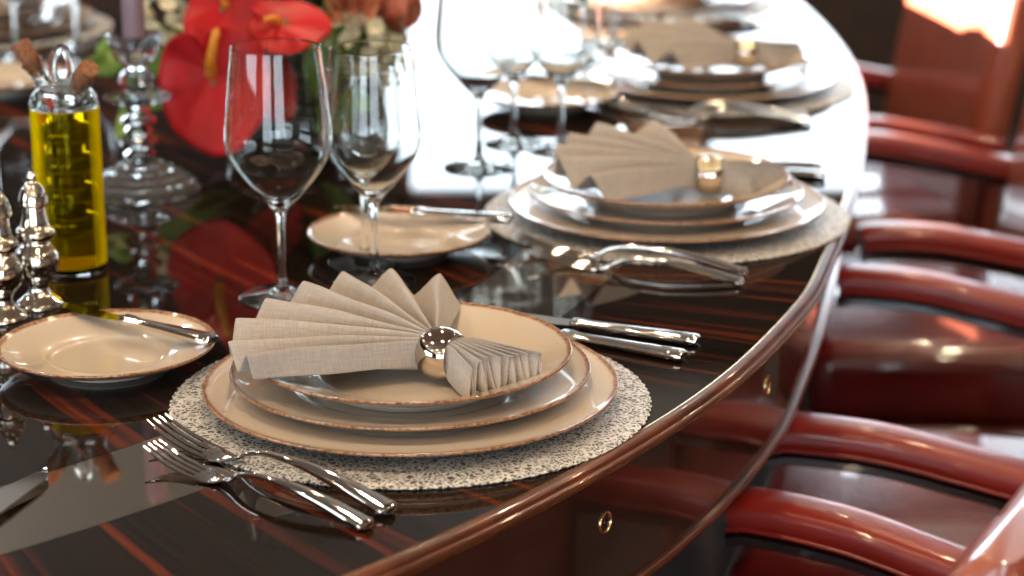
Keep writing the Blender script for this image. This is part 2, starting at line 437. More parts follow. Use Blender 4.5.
def slab(loop, z0, z1):
    bm = bmesh.new()
    t = [bm.verts.new((p.x, p.y, z1)) for p in loop]; b = [bm.verts.new((p.x, p.y, z0)) for p in loop]
    bm.faces.new(t); bm.faces.new(list(reversed(b)))
    for k in range(len(loop)): bm.faces.new((t[k], t[(k + 1) % len(loop)], b[(k + 1) % len(loop)], b[k]))
    return bm
table = empty('dining_table', (0, 0, 0), 0, 'large oval dining table in glossy striped ebony veneer with inlaid steel band', 'table')
IN1 = 0.196; IN2 = 0.303
obj('centre_panel', slab(offset(OUT, IN2 + .0006), TZ - .02, TZ), M['veneer_in'], table, smooth=False)
obj('border_panel', ring_profile([(0.0126, TZ - .02), (0.0126, TZ), (IN1 - .0006, TZ), (IN1 - .0006, TZ - .02)], True), M['veneer_out'], table, smooth=False)
obj('steel_inlay', ring_profile([(IN1, TZ - .02), (IN1, TZ), (IN2, TZ), (IN2, TZ - .02)], True), M['steel'], table, smooth=False)
mp = [(0.0126, TZ - .02), (0.0124, TZ + .0002), (0.0105, TZ + .0007), (0.0075, TZ + .0003), (0.0050, TZ - .0014), (0.0038, TZ - .0034), (0.0036, TZ - .0044), (0.0022, TZ - .0046), (0.0006, TZ - .0058), (0.0, TZ - .0074), (0.0010, TZ - .0088), (0.0035, TZ - .0094), (0.032, TZ - .0096), (0.032, TZ - .02)]
obj('edge_moulding', ring_profile(mp, True), M['mould'], table, angle=50)
obj('brass_edge_line', ring_profile([(0.0020, TZ - .0090), (0.0008, TZ - .0098), (0.0020, TZ - .0108), (0.0060, TZ - .0108), (0.0060, TZ - .0090)], True), M['brass'], table)
obj('brass_fillet', ring_profile([(0.0134, TZ), (0.0134, TZ + .0005), (0.0120, TZ + .0008), (0.0120, TZ)], True), M['brass'], table)
obj('apron', ring_profile([(0.027, TZ - .0097), (0.030, TZ - .134), (0.06, TZ - .134), (0.06, TZ - .0097)], True), M['apron'], table)
bp_ = [(0.031, TZ - .1335), (0.0265, TZ - .1338), (0.024, TZ - .1362), (0.024, TZ - .1392), (0.0265, TZ - .1416), (0.034, TZ - .142), (0.06, TZ - .142), (0.06, TZ - .1335)]
obj('lower_bead', ring_profile(bp_, True), M['mould'], table, angle=60)
obj('underside', slab(offset(OUT, 0.058), TZ - .141, TZ - .021), M['apron'], table, smooth=False)
for (cx, cy) in ((-0.55, 1.95), (-0.38, 3.7)):
    pb = lathe([(0, 0), (0.30, 0), (0.30, 0.03), (0.27, 0.045), (0.12, 0.07), (0.09, 0.12), (0.085, 0.5), (0.12, TZ - .16), (0.12, TZ - .1405), (0, TZ - .1405)], 48, M=Matrix.Translation((cx, cy, 0)))
    obj('pedestal', pb, M['mould'], table)
# round fittings let into the apron
def rosette(px, py):
    AP = offset(OUT, .0285); best = None
    for k in range(len(AP)):
        for f_ in (0, .2, .4, .6, .8):
            P_ = AP[k].lerp(AP[(k + 1) % len(AP)], f_)
            v_ = Vector((P_.x, P_.y, -.59 - .07))
            dz = v_.y * math.cos(PITCH) - v_.z * math.sin(PITCH)
            if P_.x > -.3 and P_.y < 3: 
                e_ = abs(512 + 2200 * P_.x / dz - px)
                if best is None or e_ < best[0]: best = (e_, P_, k)
    P_, k = best[1], best[2]
    t = (AP[(k + 1) % len(AP)] - AP[k]).normalized(); n = Vector((t.y, -t.x, 0))
    R_ = n.to_track_quat('Z', 'Y').to_matrix().to_4x4()
    Mx = Matrix.Translation((P_.x, P_.y, TZ - .070)) @ R_
    obj('apron_rosette', lathe([(.0066, -.001), (.0068, .0006), (.0078, .0016), (.0088, .0012), (.0093, 0), (.0093, -.002)], 32, M=Mx), M['brass'], table)
    obj('apron_socket', lathe([(0, .0010), (.0022, .0010), (.0026, -.0001), (.0040, -.0001), (.0044, .0008), (.0062, .0006), (.0068, .0004)], 32, M=Mx), M['dark_rail'], table)
rosette(607, 521); rosette(766, 396)

# ------------------------------------------------------------------ prototypes
def make_plate(name, R, H, wall_in=0.70, foot=0.55, th=0.0035):
    """Coupe plate: flat well, gently rising rim, footed underside."""
    top = crv([Vector((0, .0065, 0)), Vector((R * .35, .0065, 0)), Vector((R * wall_in * .92, .0072, 0)), Vector((R * wall_in * 1.08, .0115, 0)), Vector((R * .92, H * .86, 0)), Vector((R - .0015, H - .0004, 0))], 6)
    lip = [(R - .0006, H), (R, H - .0006), (R + .0001, H - .0016), (R - .0006, H - .0026)]
    bot = crv([Vector((R * .92, H * .86 - th, 0)), Vector((R * wall_in * 1.04, .0060, 0)), Vector((R * foot + .004, .0035, 0)), Vector((R * foot + .002, .0002, 0)), Vector((R * foot - .001, 0, 0)), Vector((R * foot - .003, .0022, 0)), Vector((0, .0025, 0))], 5)
    prof = [(p.x, p.y) for p in top] + lip + [(p.x, p.y) for p in bot]
    return obj(name, lathe(prof, 96), plate_mat(name + '_glaze', R), angle=70)

def place(src, used, loc, rz=0.0, rot=None):
    o = src if id(src) not in used else copy_tree(src)
    used.add(id(src))
    o.location = loc; o.rotation_euler = rot if rot else (0, 0, rz)
    return o
USED = set()

def make_mat():
    bm = bmesh.new()
    def ed(a, r, z): return r + (0.0007 * math.sin(a * 118) + .0004 * math.sin(a * 67 + 1) if r > .187 else 0)
    lathe_to(bm, [(0, .0022), (.10, .0022), (.17, .0022), (.188, .0022), (.190, .0012), (.189, 0), (0, 0)], 720, mod=ed)
    return obj('placemat', bm, M['weave'], angle=60)

# --- napkin folded as a fan through a ring; origin = centre of the ring at plate level, +x outward
FAN8 = [(240, .156, .0240), (238, .160, .0440), (232, .162, .0245), (226, .166, .0435), (216, .164, .0235), (206, .164, .0445), (197, .162, .0235), (187, .160, .0460), (179, .162, .0240), (171, .160, .0490),
        (163, .162, .0245), (156, .160, .0500), (149, .160, .0250), (142, .150, .0500), (134, .148, .0240), (125, .134, .0480), (118, .130, .0200)]
FAN6 = [(232, .150, .0200), (226, .160, .0470), (214, .160, .0230), (203, .164, .0520), (194, .162, .0250), (184, .160, .0520), (176, .158, .0260), (167, .156, .0530), (158, .156, .0260), (148, .150, .0560), (136, .146, .0260), (122, .130, .0540), (112, .115, .0200)]
def make_napkin(seed=0, fan=FAN8, droop=0.0):
    """Accordion-pleated square: a ruled fan, pinched by the ring, with a short looped tail."""
    rnd = random.Random(seed)
    root = empty('linen_napkin')
    NV = len(fan) - 1; SUB = 8
    fan = [(a + rnd.uniform(-.8, .8), r, z) for a, r, z in fan]
    st = [('f', k) for k in (1.0, .96, .86, .74, .62, .50, .38, .26, .14, .05)] + [('r', -.0125), ('r', 0.0), ('r', .0125)] + [('t', k) for k in (.12, .26, .40, .55, .70, .84, .94, 1.0)]
    bm = bmesh.new(); uvl = bm.loops.layers.uv.new('uv'); rows = []
    for kind, s in st:
        row = []
        for q in range(NV * SUB + 1):
            v = q / SUB; j = min(int(v), NV - 1); f = v - j; g = v / NV
            up = 1 if j % 2 == 0 else -1
            cz = -math.cos(PI * f) * up
            lat = -.0122 + .0244 * g
            hz = .0150 * math.sqrt(max(.25, 1 - (lat / .0165) ** 2))
            ring_p = Vector((0, lat, .0215 + hz * cz))
            if kind == 'r':
                p = Vector((s, ring_p.y, ring_p.z))
            elif kind == 'f':
                A, B = fan[j], fan[j + 1]
                ft = f
                PA = Vector((A[1] * math.cos(math.radians(A[0])), A[1] * math.sin(math.radians(A[0])), A[2]))
                PB = Vector((B[1] * math.cos(math.radians(B[0])), B[1] * math.sin(math.radians(B[0])), B[2]))
                zf = .80 * f + .20 * (.5 - .5 * math.cos(PI * f))
                T = PA.lerp(PB, ft); T.z = PA.z * (1 - zf) + PB.z * zf
                if droop: T.z -= droop * max(0, 1 - v / 2.5) * (s ** 2)
                E_ = Vector((-.0125, ring_p.y, ring_p.z))
                e = s
                p = E_.lerp(T, e)
                p.z += (.0022 * math.sin(PI * s)) * (1 if j else .3) + .0009 * math.sin(9 * s + v * 1.3) * s * (1 - s) * 4
                p.y += .0012 * math.sin(7 * s + v * 2.1) * s * (1 - s) * 4
            else:
                ex = .036 + .046 * g ** .8; ey = -.027 + .046 * g
                hh = (.0150 - .003 * s * g)
                zc = .0215 - .0052 * s * (1 - g) - .001 * s
                loop = math.sin(2 * PI * f) * .0036 * s * up
                p = Vector((.0125 + (ex - .0125) * s + .0025 * s * math.sin(2.2 * v), lat + (ey - lat) * s ** 1.1, zc + hh * cz))
                p.x += loop * .8; p.y += loop * -.9
                if v < 3.5: p.z -= .0095 * s * (1 - v / 3.5) * (1 if cz > 0 else .2); p.x += .004 * s * (1 - v / 3.5)
                p.z = max(p.z, .0012)
            row.append(bm.verts.new(p))
        rows.append(row)
    for a in range(len(rows) - 1):
        for q in range(NV * SUB):
            fc = bm.faces.new((rows[a][q], rows[a + 1][q], rows[a + 1][q + 1], rows[a][q + 1]))
            for lp, (uu, vv) in zip(fc.loops, ((a, q), (a + 1, q), (a + 1, q + 1), (a, q + 1))):
                lp[uvl].uv = (uu * .0145, vv * .032 / SUB)
    o = obj('cloth', bm, M['linen'], root, angle=35)
    m_ = o.modifiers.new('s', 'SOLIDIFY'); m_.thickness = .0018; m_.offset = 0
    b = o.modifiers.new('b', 'SUBSURF'); b.levels = 1; b.render_levels = 1
    return root

def make_ring():
    prof = [(.0160, -.0128), (.0170, -.0135), (.0180, -.0125), (.0202, -.0075), (.0213, 0), (.0202, .0075), (.0180, .0125), (.0170, .0135), (.0160, .0128), (.0182, .0075), (.0195, 0), (.0182, -.0075)]
    rt = Matrix.Rotation(PI / 2, 4, 'Y')
    cp = [(p.x, p.y) for p in loop_crv([Vector((a, b, 0)) for a, b in prof], 3)]
    return obj('napkin_ring', lathe(cp, 64, M=Matrix.Translation((0, 0, .0215)) @ rt, closed=True), M['ring'])

# --- cutlery. origin at tine/blade tip, +x towards the handle end
def make_fork(L=.25):
    root = empty('table_fork')
    hp = crv([Vector((.078, 0, .0035)), Vector((.092, 0, .0050)), Vector((.108, 0, .0135)), Vector((.130, 0, .0175)), Vector((.165, 0, .0175)), Vector((.205, 0, .0125)), Vector((L - .006, 0, .0052)), Vector((L, 0, .0048))], 8)
    W, H = [], []
    for p in hp:
        x = p.x
        if x < .10: w = .0032 + (.10 - x) * .10
        elif x < .13: w = .0032
        else: w = .0032 + (x - .13) / (L - .13) * .0070
        if x > L - .0045: w *= math.sqrt(max(.12, 1 - ((x - L + .0045) / .0047) ** 2))
        W.append(w); H.append(.0022 + .0018 * min(1, max(0, (x - .13) / .08)) if x < L - .003 else .0022)
    obj('handle', sweep(hp, W, H, power=3.0), M['cutlery'], root)
    bm = bmesh.new()
    bpth = crv([Vector((.060, 0, .0035)), Vector((.070, 0, .0022)), Vector((.080, 0, .0026)), Vector((.095, 0, .0062))], 4)
    bw = []
    for p in bpth:
        t = max(0, min(1, (p.x - .060) / .035)); bw.append(.0120 * (1 - t ** 2.2) + .0034 * t ** 2.2)
    sweep_to(bm, bpth, bw, [.0012] * len(bpth), power=3)
    obj('fork_head', bm, M['cutlery'], root)
    bm = bmesh.new()
    for y in (-.0102, -.0034, .0034, .0102):
        tp = crv([Vector((0, y * .93, .0170)), Vector((.012, y * .95, .0125)), Vector((.030, y, .0072)), Vector((.050, y, .0040)), Vector((.066, y, .0028))], 4)
        n_ = len(tp)
        sweep_to(bm, tp, [.0008 + .0011 * min(1, i / 5) for i in range(n_)], [.0008 + .0006 * min(1, i / 5) for i in range(n_)], n=10, power=2.6)
    obj('tines', bm, M['cutlery'], root)
    return root

def make_knife(name, L=.245, hl=.118, bw=.0105, z0=.0045):
    root = empty(name)
    x0 = L - hl
    hp = [Vector((x0, 0, z0)), Vector((x0 + .004, 0, z0)), Vector((x0 + .010, 0, z0)), Vector((x0 + .020, 0, z0)), Vector((x0 + hl * .5, 0, z0)), Vector((L - .012, 0, z0)), Vector((L - .003, 0, z0)), Vector((L, 0, z0))]
    obj('handle', sweep(hp, [.0050, .0068, .0068, .0052, .0068, .0092, .0090, .0070], [.0030, .0044, .0044, .0034, .0040, .0045, .0042, .0028], n=20, power=3.0), M['cutlery'], root)
    bm = bmesh.new()
    pts = []
    nb = 24
    for i in range(nb + 1):
        t = i / nb; x = t * (x0 + .003)
        top = bw * .55
        bot = -bw * (1.15 * min(1, t * 2.6) ** .75 * (1 - .35 * max(0, (t - .75) / .25)))
        tp = top - (bw * 1.1) * max(0, 1 - t * 5.5) ** 1.5
        pts.append((x, min(bot, tp), tp))
    for zz, s in ((z0 + .0009, 1), (z0 - .0009, -1)): pass
    tv, bv, ev = [], [], []
    for x, b0, t0 in pts:
        tv.append(bm.verts.new((x, t0, z0 + .0009))); bv.append(bm.verts.new((x, t0, z0 - .0009))); ev.append(bm.verts.new((x, b0, z0)))
    for i in range(nb):
        bm.faces.new((tv[i], tv[i + 1], ev[i + 1], ev[i])); bm.faces.new((bv[i], ev[i], ev[i + 1], bv[i + 1])); bm.faces.new((tv[i], bv[i], bv[i + 1], tv[i + 1]))
    bm.faces.new((tv[0], ev[0], bv[0])); bm.faces.new((tv[-1], bv[-1], ev[-1]))
    obj('blade', bm, M['cutlery'], root, angle=30)
    return root

def make_glass(name, H, rim, mx, zmax, zb, foot, stem=.0038, th=.0006):
    """Stemmed glass: closed body of outer and inner walls."""
    out_ = crv([Vector((foot, .0012, 0)), Vector((foot * .72, .0032, 0)), Vector((foot * .35, .0062, 0)), Vector((stem * 1.5, .0115, 0)), Vector((stem, .024, 0)), Vector((stem * .92, zb * .55, 0)), Vector((stem * 1.08, zb - .012, 0)), Vector((stem * 1.9, zb - .001, 0)), Vector((mx * .42, zb + (zmax - zb) * .22, 0)), Vector((mx * .80, zb + (zmax - zb) * .60, 0)), Vector((mx, zmax, 0)), Vector((mx - (mx - rim) * .30, zmax + (H - zmax) * .42, 0)), Vector((rim, H - .0005, 0))], 6)
    out_.insert(-1, out_[-2].lerp(out_[-1], .85))
    inn = crv([Vector((rim - th, H - .0005, 0)), Vector((mx - (mx - rim) * .30 - th, zmax + (H - zmax) * .42, 0)), Vector((mx - th, zmax, 0)), Vector((mx * .80 - th * 1.1, zb + (zmax - zb) * .60 + th * .4, 0)), Vector((mx * .40 - th, zb + (zmax - zb) * .22 + th * 1.5, 0)), Vector((stem * 1.2, zb + .0055, 0)), Vector((0, zb + .0040, 0))], 6)
    inn.insert(1, inn[0].lerp(inn[1], .15))
    prof = [(0, 0), (foot * .9, 0), (foot + .0002, .0004)] + [(p.x, p.y) for p in out_] + [(rim - .00003, H - .0003), (rim - th * .25, H - .00008), (rim - th * .5, H), (rim - th * .75, H - .00008), (rim - th + .00003, H - .0003)] + [(max(0, p.x), p.y) for p in inn]
    return obj(name, lathe(prof, 72), M['glass'], angle=80)

# --- leather armchair. origin on the floor under the front of the seat at the table edge, +x away from the table
def make_chair():
    root = empty('leather_armchair')
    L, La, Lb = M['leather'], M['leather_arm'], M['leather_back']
    # seat cushion
    bm = bmesh.new(); box_to(bm, (-.10, -.245, .300), (.28, .245, .418), bev=.035, seg=5)
    for v in bm.verts:
        if v.co.z > .385: v.co.z += .012 * math.cos(v.co.y / .245 * PI / 2) * math.cos((v.co.x - .09) / .20 * PI / 2)
    s = obj('seat', bm, L, root)
    obj('seat_piping', sweep([Vector(p) for p in [(-.07, -.243, .385), (0, -.247, .385), (.1, -.247, .385), (.26, -.247, .385)]], .003, .003, n=8, power=2), L, s)
    obj('seat_frame', box((-.08, -.22, .26), (.27, .22, .307), bev=.008), M['chair_wood'], root)
    # backrest: slightly reclined panel with thick rolled top
    bm = bmesh.new()
    rows = []
    secs = [(.33, .222), (.37, .225), (.45, .232), (.55, .244), (.65, .260), (.73, .275), (.765, .284), (.785, .290)]
    for z, x in secs:
        th = .072 if z < .76 else .058
        w = .245 if z < .72 else .245 - (z - .72) * .12
        n = 28; row = []
        for k in range(n):
            a = 2 * PI * (k + .5) / n; ca, sa = math.cos(a), math.sin(a)
            px = math.copysign(abs(ca) ** .42, ca) * th / 2; py = math.copysign(abs(sa) ** .30, sa) * w
            row.append(bm.verts.new((x + px + th / 2 - .01 + .03 * (1 - (py / .245) ** 2) * .5, py, z + (0 if z < .8 else .0))))
        rows.append(row)
    topc = []
    for k, v in enumerate(rows[-1]):
        c = Vector((.444, v.co.y * .0 + v.co.y, v.co.z)); topc.append(bm.verts.new((.328 + (v.co.x - .328) * .5, v.co.y * .975, .800)))
    rows.append(topc)
    for A, B in zip(rows[:-1], rows[1:]):
        for k in range(len(A)): bm.faces.new((A[k], A[(k + 1) % len(A)], B[(k + 1) % len(A)], B[k]))
    bm.faces.new(rows[0]); bm.faces.new(rows[-1])
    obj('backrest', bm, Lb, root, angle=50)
    for sgn in (-1, 1):
        y = sgn * .275
        pts = crv([Vector((-.045, y, .578)), Vector((-.02, y, .583)), Vector((.06, y, .580)), Vector((.14, y, .566)), Vector((.22, y, .550)), Vector((.27, y * .99, .540))], 6)
        n_ = len(pts)
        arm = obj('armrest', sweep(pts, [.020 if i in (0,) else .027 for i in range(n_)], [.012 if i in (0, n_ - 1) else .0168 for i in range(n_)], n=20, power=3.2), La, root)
        for ss in (-1, 1):
            obj('arm_piping', sweep([p + Vector((0, ss * .0262, -.010)) for p in pts[1:]], .0022, .0022, n=8, power=2), La, arm)
        obj('arm_rail', sweep([p + Vector((0, 0, -.0235)) for p in pts], .020, .007, n=12, power=4), M['dark_rail'], root)
        # front leg under the arm and raked rear leg
        obj('leg', sweep([Vector((-.055, sgn * .215, .300)), Vector((-.055, sgn * .215, .20)), Vector((-.07, sgn * .215, .0))], [.015, .018, .013], [.015, .018, .013], n=12, power=4, up=Vector((0, 1, 0))), M['chair_wood'], root)
        obj('leg', sweep([Vector((.27, sgn * .258, .53)), Vector((.26, sgn * .250, .32)), Vector((.34, sgn * .245, .0))], [.015, .018, .013], [.015, .018, .013], n=12, power=4, up=Vector((0, 1, 0))), M['chair_wood'], root)
        obj('side_rail', sweep([Vector((-.055, sgn * .232, .283)), Vector((.26, sgn * .240, .283))], [.010, .010], [.022, .022], n=12, power=4), M['chair_wood'], root)
    return root

# ------------------------------------------------------------------ place settings
P_mat = make_mat()
P_charger = make_plate('charger_plate', .1642, .0155, wall_in=.66)
P_dinner = make_plate('dinner_plate', .1425, .0205, wall_in=.64)
P_starter = make_plate('starter_plate', .1275, .0285, wall_in=.58)
P_bread = make_plate('bread_plate', .090, .021, wall_in=.55, foot=.5)
P_ring = make_ring()
P_fork = make_fork()
P_knife = make_knife('table_knife')
P_butter = make_knife('butter_knife', L=.185, hl=.105, bw=.0085)
naps = [make_napkin(1), make_napkin(5, FAN6, .004), make_napkin(9, FAN6, .002)]

def loc2(cx, cy, phi, lx, ly):
    c, s = math.cos(phi), math.sin(phi)
    return (cx + lx * c - ly * s, cy + lx * s + ly * c)

WHO = ['nearest place setting', 'second place setting from the camera, by the red-cushioned chair', 'third place setting along the table', 'farthest place setting along the right edge', 'place setting across the table beyond the oil cruet']
SHORT = ['nearest setting', 'second nearest setting', 'third nearest setting', 'farthest setting on the right edge', 'setting across the table']
def setting(i, cx, cy, deg, nap=None, cut=True, zs=(0.0, 0.0, 0.0)):
    phi = math.radians(deg); w = SHORT[i]
    m = place(P_mat, USED, (cx, cy, TZ + .0003), phi); tag(m, 'round silvery woven placemat under the %s' % w, 'placemat', 'woven placemats')
    c = place(P_charger, USED, (cx, cy, TZ + .0026), phi + 1); tag(c, 'largest bottom plate of the stack at the %s' % w, 'plate', 'cream charger plates')
    d = place(P_dinner, USED, (cx, cy, TZ + .0102), phi + 2); d.location.z = TZ + .0095; tag(d, 'middle plate of the stack at the %s' % w, 'plate', 'cream dinner plates')
    s = place(P_starter, USED, (cx, cy, TZ + .0164), phi + 3); tag(s, 'top plate under the napkin at the %s' % w, 'plate', 'cream starter plates')
    if nap is not None:
        x, y = loc2(cx, cy, phi, .030 if i == 0 else .044, 0.0 if i == 0 else .008)
        pn = phi if i == 0 else phi + math.radians(8)
        n = nap; n.location = (x, y, TZ + .0234); n.rotation_euler = (0, 0, pn)
        tag(n, 'beige linen napkin pleated into a fan on the %s' % w, 'napkin', 'fan folded napkins')
        r = place(P_ring, USED, (x, y, TZ + .0234), pn); tag(r, 'polished round metal ring holding the napkin of the %s' % w, 'napkin ring', 'metal napkin rings')
    if cut:
        for k, (e, t, nm) in enumerate((((.1255, -.200), (-.113, -.172), 'silver inner fork beside the placemat'), ((.128, -.229), (-.083, -.211), 'silver outer fork'))):
            a = loc2(cx, cy, phi, *t); b = loc2(cx, cy, phi, *e)
            f_ = place(P_fork, USED, (a[0], a[1], TZ), math.atan2(b[1] - a[1], b[0] - a[0]))
            f_.scale = (math.hypot(b[0] - a[0], b[1] - a[1]) / .25,) * 3
            tag(f_, '%s, %s' % (nm, w), 'fork', 'silver table forks')
        for k, (e, dr, nm) in enumerate((((.124, .248), (.98, .14), 'silver outer knife'), ((.134, .204), (.998, .045), 'silver inner knife beside the placemat'))):
            b = loc2(cx, cy, phi, *e); an = phi + math.atan2(dr[1], dr[0])
            a = (b[0] - .245 * math.cos(an), b[1] - .245 * math.sin(an))
            f_ = place(P_knife, USED, (a[0], a[1], TZ), an)
            tag(f_, '%s, %s' % (nm, w), 'knife', 'silver table knives')
setting(0, -.080, 1.645, -33, naps[0])
setting(1, .160, 2.218, -17, naps[1])
setting(2, .265, 2.885, -6, naps[2])
c4 = copy_tree(naps[1])
setting(3, .235, 3.56, 6, c4)
c5 = copy_tree(naps[2])
setting(4, -.80, 3.32, 172, c5, cut=False)

# bread plates and butter knives
def bread(px, py, kn, w, z=.0):
    p = at(px, py, .019)
    b = place(P_bread, USED, (p.x, p.y, TZ), 0.3); tag(b, 'small round cream side plate %s' % w, 'plate', 'cream bread plates')
    if kn:
        e = at(kn[0], kn[1], .026); t = at(kn[2], kn[3], .026)
        an = math.atan2(e.y - t.y, e.x - t.x)
        a = Vector((e.x, e.y)) - Vector((math.cos(an), math.sin(an))) * .185
        k = place(P_butter, USED, (a.x, a.y, TZ + .0185), an)
        tag(k, 'silver butter knife resting across the side plate %s' % w, 'knife', 'silver butter knives')
bread(107, 343, (213, 337, 62, 301), 'beside the shakers at lower left')
bread(399, 231, (511, 216, 385, 207), 'behind the nearest napkin fan')
bread(549, 92, (615, 82, 520, 72), 'behind the second group of wine glasses')
bread(2, 76, None, 'at the left border behind the oil cruet')

# lone knife of a neighbouring setting at the lower left
tp = at(53, 466, .0045)
kb = copy_tree(P_knife); kb.location = (tp.x, tp.y, TZ); kb.rotation_euler = (0, 0, math.radians(-106)); kb.scale = (1.0, 1.25, 1.0)
tag(kb, 'broad silver knife blade pointing in from the lower left corner over the steel inlay', 'knife', None)
if 'group' in kb: del kb['group']

# ------------------------------------------------------------------ wine glasses
G_red = make_glass('red_wine_glass', .232, .0400, .0480, .143, .084, .040)
G_water = make_glass('water_glass', .222, .0375, .0445, .136, .080, .038)
G_white = make_glass('white_wine_glass', .190, .0325, .0365, .120, .078, .035)
def gput(src, px, py, label, cat='wine glass'):
    p = at(px, py, 0); g = place(src, USED, (p.x, p.y, TZ + .0002)); tag(g, label, cat, 'stemmed glasses'); return g
gput(G_red, 283, 297, 'large empty wine glass standing nearest, left of the overlapping pair')
gput(G_water, 375, 282, 'large empty glass in front of the smaller one behind the napkin')
gput(G_white, 365, 262, 'small empty wine glass seen through the larger glass behind the napkin')
gput(G_red, 479, 168, 'large blurred wine glass nearest in the middle group beside the bright reflection')
gput(G_white, 514, 144, 'small blurred wine glass in the middle of the second group')
gput(G_water, 561, 150, 'blurred stemmed glass beside the second fan napkin, rightmost of its group')
gput(G_red, 18, 60, 'blurred stemmed glass at the left border above the side plate')
gput(G_water, 78, 48, 'blurred stemmed glass just left of the crystal candlestick top')
gput(G_red, 585, 62, 'blurred stemmed glass standing left of the third place setting')
gput(G_white, 612, 44, 'small blurred stemmed glass behind the third place setting')

# ------------------------------------------------------------------ oil and vinegar cruet
cp = at(74, 268, 0)
cr = empty('oil_cruet', (cp.x, cp.y, TZ), 0, 'tall glass cruet of yellow oil and dark vinegar with two corks', 'cruet')
R = .0320; hb = .163
bp2 = [(0, hb - .0055), (R, hb - .0055), (R, hb), (R - .002, hb + .006), (R * .62, hb + .016), (.006, hb + .020), (0, hb + .021), (0, hb + .018), (.006, hb + .0175), (R * .60, hb + .0135), (R - .004, hb + .004), (R - .0018, hb - .001), (R - .004, hb - .0040), (0, hb - .0040)]
obj('glass_shoulder', lathe(bp2, 64), M['glass'], cr)
obj('glass_foot', lathe([(0, 0), (R - .002, 0), (R, .002), (R, .0052), (R - .001, .0060), (0, .0060)], 64), M['glass'], cr)
obj('olive_oil', lathe([(0, .0062), (R - .0010, .0062), (R, .0070), (R, hb - .0062), (R - .0006, hb - .0057), (0, hb - .0057)], 64), M['oil'], cr)
vz = [.046, .075, .104, .133]
prof = [(0, .032)]
for k, z in enumerate(vz):
    for a in range(-70, 71, 14):
        prof.append((.0205 * math.cos(math.radians(a)) ** .6, z + .0112 * math.sin(math.radians(a)) / math.sin(math.radians(70))))
prof += [(.006, .148), (.006, .155), (0, .155)]
obj('balsamic_vinegar', lathe(prof, 48), M['balsamic'], cr)
for s, py_, zc in ((-1, 0, 0), (1, -.004, -.004)):
    d = Vector((-.50, .05, .86) if s < 0 else (.42, -.55, .60)).normalized()
    base = Vector((-.013, 0, hb + .010) if s < 0 else (.008, -.004, hb + .004))
    q = d.to_track_quat('Z', 'Y').to_matrix().to_4x4()
    Mx = Matrix.Translation(base) @ q
    obj('spout', lathe([(.0075, 0), (.0082, .012), (.0085, .026), (.0105, .030), (.0105, .032), (.0075, .032), (.0068, .024), (.0062, 0)], 32, M=Mx, closed=True), M['glass'], cr)
    obj('cork', lathe([(0, .016), (.0060, .016), (.0088, .036), (.0098, .050), (.0092, .052), (0, .0522)], 24, M=Mx), M['cork'], cr)
hook = crv([Vector((-.006, 0, hb + .018)), Vector((-.009, 0, hb + .030)), Vector((-.006, 0, hb + .044)), Vector((0, 0, hb + .050)), Vector((.006, 0, hb + .044)), Vector((.009, 0, hb + .030)), Vector((.006, 0, hb + .018))], 5)
obj('glass_loop', sweep(hook, .0042, .0042, n=12, power=2, up=Vector((0, 1, 0))), M['glass'], cr)

# ------------------------------------------------------------------ shakers
def make_shaker():
    root = empty('silver_shaker')
    b = [(0, 0), (.019, 0), (.020, .003), (.017, .006), (.0105, .012), (.0085, .018), (.011, .024), (.017, .031), (.0195, .040), (.018, .050), (.0135, .056), (.0115, .060), (.016, .063), (.0172, .067), (.0165, .071), (.0125, .075), (.0105, .084), (.0095, .092)]
    h = [(.0095, .092), (.0125, .0935), (.0128, .0965), (.0120, .102), (.0095, .109), (.0060, .1135), (.0038, .115), (.0042, .118), (.0040, .121), (.0020, .1235), (0, .124)]
    obj('body', lathe([(p.x, p.y) for p in crv([Vector((r, z, 0)) for r, z in b], 3)] + [(0, .092)], 32), M['shaker'], root, angle=50)
    obj('cap', lathe([(0, .0915)] + [(max(0, p.x), p.y) for p in crv([Vector((r, z, 0)) for r, z in h], 3)], 32), M['shaker'], root, angle=50)
    return root
sh = make_shaker(); p = at(40, 305, 0); sh.location = (p.x, p.y, TZ); tag(sh, 'turned silver shaker standing against the oil cruet, farther from the left border', 'shaker', 'silver salt and pepper shakers')
sh2 = copy_tree(sh); p = at(4, 318, 0); sh2.location = (p.x, p.y, TZ); tag(sh2, 'turned silver shaker cut by the left border of the photo', 'shaker', 'silver salt and pepper shakers')

# ------------------------------------------------------------------ candlestick
kp = at(142, 192, 0)
ks = empty('crystal_candlestick', (kp.x, kp.y, TZ), 0, 'tall cut crystal candlestick with scalloped base behind the oil cruet', 'candlestick')
def scal(n, amp):
    return lambda a, r, z: r * (1 + amp * math.cos(a * n))
obj('scalloped_base', lathe([(0, 0), (.056, 0), (.061, .004), (.060, .008), (.053, .012), (.054, .015), (.045, .019), (.045, .022), (.035, .025), (.034, .028), (.024, .030), (.022, .034), (.014, .036), (0, .036)], 48, mod=lambda a, r, z: r * (1 + .05 * math.cos(a * 12))), M['crystal_base'], ks, smooth=False)
zz = .0355
bm = bmesh.new()
prof = [(0, zz), (.012, zz)]
for rr, hh in ((.017, .012), (.021, .016), (.015, .010), (.019, .014), (.013, .010)):
    prof += [(.011, zz + .001), (rr, zz + hh * .35), (rr, zz + hh * .65), (.011, zz + hh)]
    zz += hh
prof += [(.012, zz), (0, zz)]
lathe_to(bm, prof, 10); obj('stacked_stem', bm, M['crystal'], ks, smooth=False)
obj('drip_disc', lathe([(0, zz), (.015, zz), (.030, zz + .003), (.036, zz + .007), (.035, zz + .010), (.020, zz + .008), (0, zz + .008)], 48, mod=scal(16, .03)), M['crystal'], ks, smooth=False)
z2 = zz + .0078
